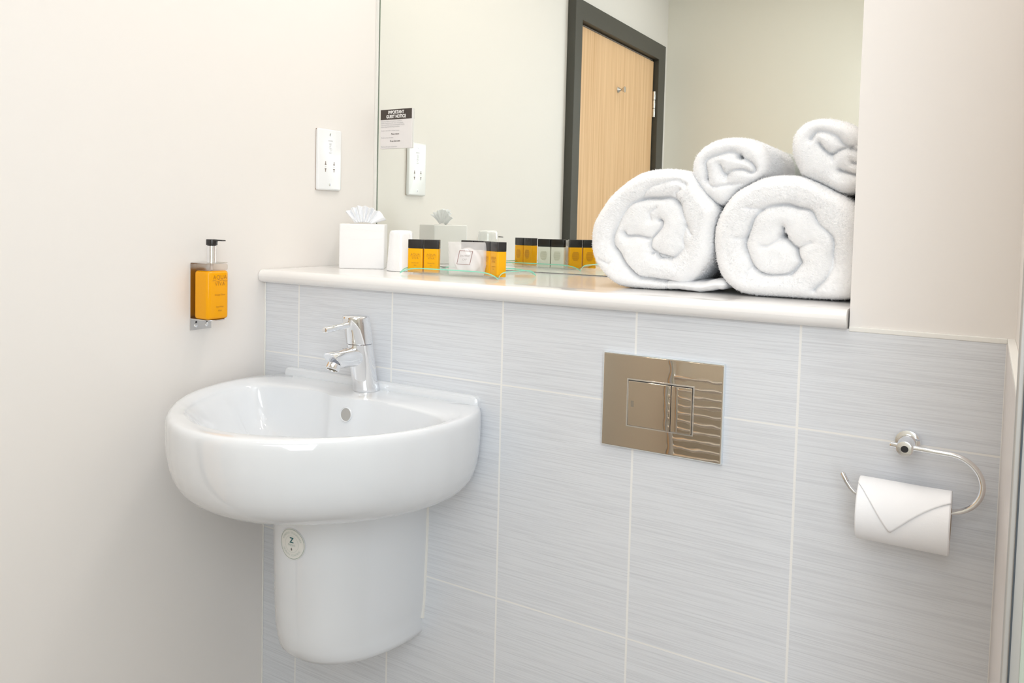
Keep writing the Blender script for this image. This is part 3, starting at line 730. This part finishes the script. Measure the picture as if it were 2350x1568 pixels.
text('cap_lettering', 'SHOWER', .0056, (-.0038, yq + .0054, .0400), (1, 0, 0), tilt, DARK_INK, sp_, spacing=1.1, font_shear=.2, xs=.82, bold=-.0001)
text('cap_lettering', 'CAP', .0056, (-.0043, yq + .0044, .0325), (1, 0, 0), tilt, DARK_INK, sp_, spacing=1.1, font_shear=.2, xs=.82, bold=-.0001)

# ------------------------------------------------------------------ rolled towels
TOWELS = {
 '1': dict(y=0.105,
  out=[(0.7284, 0.2735),(0.7302, 0.2982),(0.7438, 0.3229),(0.7598, 0.3473),(0.7771, 0.3642),(0.7967, 0.3796),(0.8185, 0.3924),(0.8425, 0.3979),(0.871, 0.3985),(0.8944, 0.3953),(0.9106, 0.3905),(0.9191, 0.3771),(0.9298, 0.3611),(0.9438, 0.3452),(0.9553, 0.3329),(0.9574, 0.325),(0.9528, 0.3114),(0.9497, 0.2933),(0.9492, 0.2706),(0.9494, 0.2524),(0.9433, 0.2362),(0.9325, 0.222),(0.9216, 0.21),(0.9083, 0.1988),(0.8876, 0.1906),(0.8641, 0.1856),(0.8401, 0.184),(0.8106, 0.1846),(0.7828, 0.1877),(0.7646, 0.1988),(0.7459, 0.2175),(0.7363, 0.2318),(0.7297, 0.2489)],
  seams=[[(0.8475, 0.2508),(0.8546, 0.2535),(0.8644, 0.2468),(0.8834, 0.2452),(0.897, 0.255),(0.9026, 0.2622),(0.9008, 0.2783),(0.9023, 0.3014),(0.8971, 0.3175),(0.8895, 0.3371),(0.8751, 0.3474),(0.8466, 0.3486),(0.825, 0.3438),(0.8033, 0.3307),(0.7863, 0.3137),(0.7771, 0.287),(0.7752, 0.2675),(0.7808, 0.2507),(0.7966, 0.2296),(0.8145, 0.216),(0.8394, 0.2054),(0.8684, 0.2),(0.9013, 0.1995),(0.9216, 0.2111)], [(0.7948, 0.285),(0.805, 0.278),(0.8271, 0.281),(0.8454, 0.2779),(0.8471, 0.2626),(0.8546, 0.2535),(0.8622, 0.242),(0.8811, 0.2428)], [(0.8454, 0.2779),(0.8581, 0.2912),(0.8625, 0.303),(0.8576, 0.3076)]],
  faint=[[(0.825, 0.3438),(0.8341, 0.3616),(0.8577, 0.3731),(0.8881, 0.3763),(0.9045, 0.3704)], [(0.8895, 0.3371),(0.8867, 0.3521),(0.8933, 0.3613)], [(0.9023, 0.3014),(0.9166, 0.2856)], [(0.8431, 0.3097),(0.8415, 0.3215),(0.852, 0.331)], [(0.7453, 0.2347),(0.7688, 0.2284)]],
  hole=None),
 '2': dict(y=0.1,
  out=[(0.9526, 0.2933),(0.9584, 0.3137),(0.9645, 0.3283),(0.9727, 0.3429),(0.9861, 0.3584),(1.0048, 0.3693),(1.0254, 0.3801),(1.0478, 0.3841),(1.076, 0.3837),(1.0958, 0.3792),(1.1156, 0.3695),(1.1351, 0.3579),(1.1505, 0.3496),(1.1696, 0.3352),(1.1852, 0.3129),(1.1935, 0.2865),(1.1946, 0.26),(1.1923, 0.2292),(1.1787, 0.2037),(1.1683, 0.1889),(1.1421, 0.1871),(1.1094, 0.1865),(1.0757, 0.1863),(1.0223, 0.1859),(0.9988, 0.1888),(0.979, 0.1999),(0.9629, 0.2215),(0.9579, 0.2393),(0.9537, 0.2618)],
  seams=[[(1.0782, 0.2253),(1.0876, 0.2376),(1.0924, 0.2431),(1.09, 0.2537),(1.0855, 0.2664),(1.0763, 0.2725),(1.0639, 0.2829),(1.0633, 0.298)], [(1.0924, 0.2431),(1.0876, 0.2376),(1.0721, 0.2267),(1.0499, 0.2227),(1.0333, 0.2251),(1.0183, 0.2354),(1.0092, 0.2527),(1.0054, 0.2702),(1.0079, 0.288),(1.0156, 0.3079),(1.0295, 0.3256),(1.0436, 0.3333),(1.0658, 0.3356),(1.0859, 0.3326),(1.1018, 0.3263),(1.1141, 0.3117),(1.1261, 0.2993),(1.1343, 0.2849),(1.1388, 0.2683),(1.1376, 0.2494),(1.1327, 0.2303),(1.1275, 0.2173),(1.1146, 0.2017)]],
  faint=[[(1.0619, 0.2807),(1.0439, 0.2715),(1.0337, 0.2689)], [(1.0855, 0.2664),(1.0962, 0.2721),(1.1077, 0.2778)], [(1.0295, 0.3256),(1.021, 0.3299),(1.0084, 0.332)], [(1.0185, 0.231),(1.0106, 0.2173)], [(1.006, 0.2813),(0.9912, 0.2786)]],
  hole=(1.0634, 0.285)),
 '3': dict(y=0.115,
  out=[(0.9075, 0.3961),(0.9081, 0.4099),(0.9134, 0.4235),(0.9265, 0.4368),(0.9441, 0.4464),(0.9638, 0.4501),(0.9855, 0.4496),(1.0027, 0.4463),(1.0178, 0.4381),(1.0287, 0.4257),(1.0324, 0.4092),(1.029, 0.3917),(1.0168, 0.3798),(0.9992, 0.369),(0.9825, 0.3568),(0.97, 0.34),(0.9604, 0.3338),(0.9479, 0.3399),(0.9294, 0.3558),(0.9175, 0.3708),(0.9098, 0.3835)],
  seams=[[(0.9353, 0.3797),(0.9324, 0.398),(0.9331, 0.4093),(0.9429, 0.4181),(0.9603, 0.4244),(0.9778, 0.4243),(0.9899, 0.4191),(1.0062, 0.4098),(1.0139, 0.4008),(1.009, 0.3932),(0.9918, 0.3968),(0.9746, 0.3949),(0.965, 0.3884),(0.9568, 0.4009)]],
  faint=[[(0.9353, 0.3797),(0.9469, 0.3682),(0.9689, 0.3703),(0.9905, 0.3724)], [(0.965, 0.3884),(0.9664, 0.3793)]],
  hole=(0.9888, 0.4191)),
 '4': dict(y=0.11,
  out=[(1.0684, 0.4272),(1.0688, 0.4443),(1.0742, 0.458),(1.0867, 0.4691),(1.1002, 0.4736),(1.1137, 0.4746),(1.1291, 0.4721),(1.1482, 0.466),(1.1653, 0.4559),(1.1807, 0.4379),(1.189, 0.4131),(1.1882, 0.3887),(1.1781, 0.3684),(1.1657, 0.3582),(1.1565, 0.3545),(1.1471, 0.3545),(1.1336, 0.3604),(1.114, 0.371),(1.0941, 0.3797),(1.084, 0.3862),(1.0764, 0.4013),(1.0709, 0.4143)],
  seams=[[(1.0955, 0.4433),(1.1069, 0.4523),(1.1204, 0.4507),(1.1359, 0.4438),(1.1439, 0.4331),(1.1555, 0.4244),(1.1668, 0.4199)], [(1.1076, 0.4344),(1.1137, 0.4258),(1.1256, 0.417),(1.1406, 0.4228),(1.1554, 0.4265)], [(1.1601, 0.4036),(1.1749, 0.4012)], [(1.1418, 0.3937),(1.1532, 0.3893),(1.1683, 0.3829)]],
  faint=[[(1.1256, 0.417),(1.1299, 0.4064)], [(1.1555, 0.4244),(1.1662, 0.4343)]],
  hole=None),
}

rng = np.random.default_rng(5)
def seg_dist(px, pz, polys):
    d = np.full(px.shape, 1e3)
    for pl_ in polys:
        for (x0, z0), (x1, z1) in zip(pl_[:-1], pl_[1:]):
            ex, ez = x1 - x0, z1 - z0; l2 = ex * ex + ez * ez + 1e-12
            t = np.clip(((px - x0) * ex + (pz - z0) * ez) / l2, 0, 1)
            d = np.minimum(d, np.hypot(px - x0 - t * ex, pz - z0 - t * ez))
    return d
def resample(pl_, n=6):
    """round a traced line with Catmull-Rom"""
    P_ = [pl_[0]] + list(pl_) + [pl_[-1]]; out = []
    for i in range(1, len(P_) - 2):
        p0, p1, p2, p3 = [np.array(q) for q in P_[i - 1:i + 3]]
        for k in range(n):
            t = k / n
            out.append(tuple(.5 * ((2 * p1) + (-p0 + p2) * t + (2 * p0 - 5 * p1 + 4 * p2 - p3) * t * t + (-p0 + 3 * p1 - 3 * p2 + p3) * t ** 3)))
    out.append(pl_[-1]); return out
def wob(x, y, z, f, seed):
    r = np.random.default_rng(seed); o = 0
    for k in range(7):
        d = r.normal(size=3); d /= np.linalg.norm(d); o = o + np.sin((x * d[0] + y * d[1] + z * d[2]) * f * (0.6 + .9 * r.random()) + r.random() * 6.3)
    return o / 3.0
def towel(T, length, seed, xmax=1.1755, zmin=None):
    yf = T['y']; poly = [(min(x, xmax), z if zmin is None else max(z, zmin)) for x, z in T['out']]
    cx = sum(p[0] for p in poly) / len(poly); cz = sum(p[1] for p in poly) / len(poly)
    na = 560; R = polar(poly, na, (cx, cz), 60)
    th = np.arange(na) * 2 * PI / na
    RB = .020
    Rm = R.mean(); nr = int(Rm / .0013); nb = int(length / .0016)
    seams = [resample(s) for s in T['seams']]; faint = [resample(s) for s in T['faint']]
    rows = []
    # face
    rr = (np.arange(1, nr + 1) / nr)[:, None]; TH = th[None, :]; RR = R[None, :]
    x = cx + rr * RR * np.cos(TH); z = cz + rr * RR * np.sin(TH)
    edge = np.clip((rr * RR - (RR - RB)) / RB, 0, 1)
    y = yf + RB * (1 - np.sqrt(np.clip(1 - edge ** 2, 0, 1)))
    # soften silhouette: keep edge slope finite
    wx = x + .0022 * wob(x, 0 * x, z, 130, seed + 3); wz = z + .0022 * wob(x, 0 * x, z, 130, seed + 4)
    ds = seg_dist(wx, wz, seams); df = seg_dist(wx, wz, faint) if faint else np.full(x.shape, 1e3)
    amp = np.clip(.75 + .35 * wob(x, 0 * x, z, 60, seed + 9), .3, 1.25)
    y = y + amp * (.012 * np.exp(-(ds / .0022) ** 2) + .0065 * np.exp(-(ds / .0062) ** 2)) * (1 - edge ** 3)
    y = y + (.004 * np.exp(-(df / .0022) ** 2) + .003 * np.exp(-(df / .0065) ** 2)) * (1 - edge ** 3)
    if T['hole']: y = y + .03 * np.exp(-(np.hypot(wx - T['hole'][0], wz - T['hole'][1]) / .0038) ** 2)
    y = y - .006 * np.clip(np.minimum(ds, .02) / .02, 0, 1) ** .7 * (1 - edge ** 2)
    y = y + .0011 * wob(x, 0 * x, z, 120, seed + 5) * (1 - edge)
    # body
    yb = yf + RB + (np.arange(1, nb + 1) / nb)[:, None] * (length - RB)
    tb_ = (yb - yf) / length
    sc = 1 + .012 * np.sin(TH * 3 + tb_ * 4 + seed) * tb_ * (1 if zmin is None else .0)
    sc = np.where(tb_ > .9, sc * (1 - .35 * ((tb_ - .9) / .1) ** 3), sc)
    xb = cx + RR * sc * np.cos(TH); zb = cz + RR * sc * np.sin(TH); yb = yb + 0 * TH
    if zmin is not None: zb = np.maximum(zb, zmin)
    xb = np.minimum(xb, xmax)
    X = np.concatenate([x, xb]); Y = np.concatenate([y, yb]); Z = np.concatenate([z, zb])
    # terry pile: tiny loops standing off the surface
    sp = np.ones((X.shape[0], 1)); sp[:nr] = np.clip(rr * Rm * 2 * PI / na / .0009, .05, 1)
    j1 = rng.normal(size=X.shape) * .00045 * sp; j2 = rng.normal(size=X.shape) * .0004 * sp
    rad = np.zeros_like(X); rad[nr:] = 1; rad[:nr] = edge
    X = X + np.cos(TH) * j1 * rad + j2 * .5; Z = Z + np.sin(TH) * j1 * rad + j2 * .5; Y = Y + j1 * (1 - rad)
    X = np.minimum(X, xmax)
    n_rows = X.shape[0]
    G3 = np.stack([X, Y, Z], -1)
    # loose fibres
    du = np.roll(G3, -1, 1) - np.roll(G3, 1, 1); dv = np.zeros_like(G3); dv[1:-1] = G3[2:] - G3[:-2]; dv[0] = dv[1]; dv[-1] = dv[-2]
    nn = np.cross(dv, du); nn /= np.linalg.norm(nn, axis=-1, keepdims=True) + 1e-12
    ctr = np.array([cx, yf + length / 2, cz]); sg = np.sign((nn * (G3 - ctr)).sum(-1, keepdims=True)); sg[:nr] = np.where(nn[:nr, :, 1:2] < 0, 1, -1); nn *= sg
    w_ = np.concatenate([(rr * RR).ravel(), np.repeat(R[None, :], nb, 0).ravel()]); w_ = w_ * np.concatenate([np.ones(nr * na), np.where(np.arange(nb)[:, None] < nb * .5, 1.2, .35).repeat(na, 1).ravel()])
    NF = 60000
    idx = rng.choice(len(w_), NF, p=w_ / w_.sum()); P0 = G3.reshape(-1, 3)[idx]; n0 = nn.reshape(-1, 3)[idx]
    P0 = P0 + rng.normal(size=(NF, 3)) * .0004
    ln = (.0008 + .0012 * rng.random((NF, 1))); tip = P0 + (n0 + rng.normal(size=(NF, 3)) * .45) * ln
    sd = np.cross(n0, rng.normal(size=(NF, 3))); sd /= np.linalg.norm(sd, axis=1, keepdims=True) + 1e-12; sd *= .00028
    FV = np.stack([P0 - sd - n0 * .0004, P0 + sd - n0 * .0004, tip], 1).reshape(-1, 3)
    FV[:, 0] = np.minimum(FV[:, 0], xmax + .0005); FV[:, 2] = np.maximum(FV[:, 2], ZS + .0002)
    V = G3.reshape(-1, 3)
    i = np.arange(n_rows - 1)[:, None] * na; j = np.arange(na)[None, :]; jn = (j + 1) % na
    Q = np.stack([i + j, i + jn, i + na + jn, i + na + j], -1).reshape(-1, 4)
    V = np.concatenate([V, [[cx, float(y[0].mean()), cz], [cx, float(yb[-1, 0]) - .002, cz]]])
    c0, c1 = len(V) - 2, len(V) - 1
    fb = len(V); V = np.concatenate([V, FV]); TF = fb + np.arange(NF * 3).reshape(-1, 3)
    me = bpy.data.meshes.new('towel_roll')
    T0 = np.stack([np.full(na, c0), (np.arange(na) + 1) % na, np.arange(na)], -1); b0 = (n_rows - 1) * na
    T1 = np.stack([np.full(na, c1), b0 + np.arange(na), b0 + (np.arange(na) + 1) % na], -1)
    me.vertices.add(len(V)); me.vertices.foreach_set('co', V.astype(np.float32).ravel())
    lv = np.concatenate([Q.ravel(), T0.ravel(), T1.ravel(), TF.ravel()]).astype(np.int32)
    ls = np.concatenate([np.arange(len(Q)) * 4, len(Q) * 4 + np.arange(2 * na + NF) * 3]).astype(np.int32)
    me.loops.add(len(lv)); me.loops.foreach_set('vertex_index', lv)
    me.polygons.add(len(ls)); me.polygons.foreach_set('loop_start', ls); me.update(calc_edges=True)
    return link(me, 'rolled_towel', TERRY, None, 179)
G = 'rolled towels stacked on the ledge'
t1 = towel(TOWELS['1'], .27, 11, xmax=2, zmin=ZS + .0012); tag(t1, 'large rolled white towel at the left of the bottom row, its loose end showing', 'towel', G)
t2 = towel(TOWELS['2'], .27, 23, zmin=ZS + .0012); tag(t2, 'large rolled white towel at the right of the bottom row, against the column', 'towel', G)
t3 = towel(TOWELS['3'], .26, 31, xmax=2); tag(t3, 'small rolled white towel resting in the dip between the two large ones', 'towel', G)
t4 = towel(TOWELS['4'], .26, 47); tag(t4, 'small rolled white towel topmost at the right, partly behind the column', 'towel', G)
# loose end of the left towel folded under it
lp = []
for k in range(25):
    t = k / 24; x = .872 + .104 * t; th_ = .020 * (1 if t < .9 else math.sqrt(max(0.02, 1 - ((t - .9) / .1) ** 2))); zc = ZS + .0095 + .006 * t ** 1.6 + .002 * math.sin(t * 9)
    lp.append([(x, yy, zc + dz * th_ / 2 + .0006 * rng.normal()) for yy, dz in [(.112, -.3), (.108, 0), (.112, .4), (.12, .9), (.15, 1), (.22, 1), (.26, .8), (.262, 0), (.26, -.8), (.22, -1), (.15, -1), (.12, -.9)]])
fl = rings('loose_end', lp, TERRY, t1, smooth=179)
sdv = fl.modifiers.new('s', 'SUBSURF'); sdv.levels = 2; sdv.render_levels = 2

# ------------------------------------------------------------------ flush plate
fp = thing('flush_plate', 'square-edged shiny dual flush plate on the tiled wall', 'flush plate', (.810, 0, .0827))
def fpb(name, x0, x1, z0, z1, y0, y1, mtl, bev, par=fp):
    return box(name, x0, x1, y0, y1, z0, z1, mtl, par, bev=bev, seg=2)
fpb('cover_plate', 0, .197, -.156, 0, -.0090, 0, [PLATE], .0014)
def edge_strip():
    pass
x0, x1, xm_, z0, z1 = .0445, .1510, .1168, -.1170, -.0410
fpb('button_recess', x0 - .0024, x1 + .0024, z0 - .0024, z1 + .0024, -.0096, -.0088, CHROME, .0003)
fpb('button_gap', x0 - .0002, x1 + .0002, z0 - .0002, z1 + .0002, -.0099, -.0090, DARK, .0002)
big = fpb('flush_button', x0 + .0006, xm_ - .0005, z0 + .0002, z1 - .0010, -.0118, -.0089, PLATE, .0012)
sml = fpb('flush_button', xm_ + .0005, x1 - .0006, z0 + .0002, z1 - .0010, -.0118, -.0089, PLATE, .0012)
wave_line('maker_mark', [(0, 0), (.0045, 0)], .010, (x0 + .006, -.0120, -.080), (1, 0, 0), (0, 0, 1), mat('etched_mark', (.30, .27, .22), .5, .6), big)
EDGE_M = mat('satin_chrome_edge', (0.80, 0.86, 0.90), 0.3, 0.7)
# bright chamfered surround
for nm, a in (('edge_trim', (-.0012, .1982, -.0002, .0014)), ('edge_trim', (.1966, .1984, -.157, .0014)), ('edge_trim', (-.0012, .1982, -.1574, -.1558)), ('edge_trim', (-.0014, .0002, -.157, .0014))):
    fpb(nm, *a, -.0084, 0, EDGE_M, .0006)

# ------------------------------------------------------------------ toilet roll and holder
HY = -.052
th_ = thing('toilet_roll_holder', 'chrome hook-shaped toilet roll holder on the tiled wall', 'toilet roll holder', (1.2590, 0, .006))
hx, hz = 1.2590, .006
def hh(o): return under(o, th_)
hh(lathe('wall_rose', [(0.0001, 0), (.0155, 0.0), (.0160, .001), (.0160, .012), (.0152, .0135), (.0110, .0145)], CHROME, None, (hx, 0, hz), (0, -1, 0), n=36))
hh(lathe('mounting_post', [(.0105, .013), (.0105, .060), (.0100, .0612), (.0088, .0616), (0.0001, .0616)], CHROME, None, (hx, 0, hz), (0, -1, 0), n=32))
hh(lathe('end_cap', [(0.0001, .0620), (.0045, .0620), (.0045, .0623), (0.0001, .0624)], DARK, None, (hx, 0, hz), (0, -1, 0), n=24))
pts = [(1.2410, HY, .0075), (1.2425, HY, .0075), (1.3090, HY, .0060)]
for i in range(1, 24):
    a = PI / 2 - PI * i / 24; pts.append((1.3090 + .0385 * math.cos(a), HY, -.0325 + .0385 * math.sin(a)))
pts += [(1.3090, HY, -.0710), (1.26, HY, -.0705), (1.206, HY, -.0685), (1.2000, HY, -.066), (1.1950, HY, -.0605), (1.1900, HY, -.0530), (1.1845, HY, -.0430), (1.1838, HY, -.0418)]
hh(tube('hook_rod', pts, [.0030] + [.0037] * (len(pts) - 2) + [.0030], CHROME, None, n=20))
rc = (HY, -.0865); RO = .0415
tro = thing('toilet_roll', 'white toilet roll with its end folded to a point, hanging on the holder', 'toilet roll', (1.262, HY, -.0865 - RO))
def rollmesh():
    n = 72; x0, x1 = 1.2065, 1.3150
    def ring(x, r): return [(x, rc[0] + r * math.sin(2 * PI * k / n), rc[1] + r * math.cos(2 * PI * k / n)) for k in range(n)]
    return [ring(x0, .0208), ring(x0, .0400), ring(x0 + .0015, RO), ring(x1 - .0015, RO), ring(x1, .0400), ring(x1, .0208)]
o = rings('paper_roll', rollmesh(), PAPER, None, cap0=False, cap1=False, smooth=40); under(o, tro)
n = 48
core = [[(x, rc[0] + r * math.sin(2 * PI * k / n), rc[1] + r * math.cos(2 * PI * k / n)) for k in range(n)] for x, r in ((1.2063, .0192), (1.2063, .0209), (1.3152, .0209), (1.3152, .0192), (1.2063, .0192))]
under(rings('cardboard_core', core, mat('cardboard', (.50, .40, .30), .8), None, cap0=False, cap1=False, smooth=40), tro)
# folded end: pointed flap lying over the front of the roll
V, F = [], []; nu, nv = 48, 30
def flap_pt(s, t, off):
    # s across the width 0..1, t from the top (0) to the free edge (1)
    xl = 1.2068; wd = .108
    apex = .385
    edge = .0105 + .009 * s + (.072 - .0105 - .009 * s) * (s / apex if s < apex else max(0, 1 - (s - apex) / (1 - apex)) ** 1.15)
    arc = -.050 + (.050 + edge) * t
    a = arc / RO + math.radians(-8)
    r = RO + off + .0016 * t + .0010 * math.sin(s * 6) * t
    return (xl + s * wd, rc[0] - r * math.sin(a + math.radians(18)), rc[1] + r * math.cos(a + math.radians(18)))
for j in range(nv + 1):
    for i in range(nu + 1): V.append(flap_pt(i / nu, j / nv, .0010))
for j in range(nv):
    for i in range(nu): a = j * (nu + 1) + i; F.append((a, a + nu + 1, a + nu + 2, a + 1))
fo = mesh('folded_flap', V, F, PAPER, None, 179); under(fo, tro); sm = fo.modifiers.new('s', 'SOLIDIFY'); sm.thickness = .0012

# ------------------------------------------------------------------ shower screen and towel rail
sc = thing('shower_screen', 'glass shower screen with metal wall channel at the right edge', 'shower screen', (XR + .02, -.45, ZF))
under(box('wall_channel', XR - .0005, XR + .0125, -.462, -.446, ZF + .02, 1.20, PINKP, bev=.0015), sc)
under(box('rubber_seal', XR + .0042, XR + .0055, -.4645, -.462, ZF + .02, 1.20, mat('dark_rubber', (.05, .06, .07), .5)), sc)
under(box('screen_glass', XR + .0128, 2.15, -.457, -.451, ZF + .02, 1.20, clear_glass('screen_glass', (.90, .93, .90))), sc)

RAILC = mat('bright_rail_chrome', (0.97, 0.97, 0.96), 0.14, 1.0)
tw = thing('towel_rail', 'chrome ladder towel rail on the far wall, mirrored in the flush plate', 'towel rail', (.60, -1.87, -.55))
for x in (.348, .852): under(tube('upright', [(x, -1.865, -.85), (x, -1.865, -.16)], .0155, CHROME, n=20), tw)
k = 0
for i in range(16):
    z = -.285 - i * .0355
    under(tube('rung', [(.348, -1.865, z), (.852, -1.865, z)], .0092, RAILC, n=16), tw)
for x in (.348, .852):
    for z in (-.2, -.8): under(tube('wall_fixing', [(x, -1.9205, z), (x, -1.87, z)], .008, CHROME, n=12), tw)

# ------------------------------------------------------------------ lift the whole room so that the floor is at zero
for o in bpy.data.objects:
    if o.parent is None: o.location.z += ZO
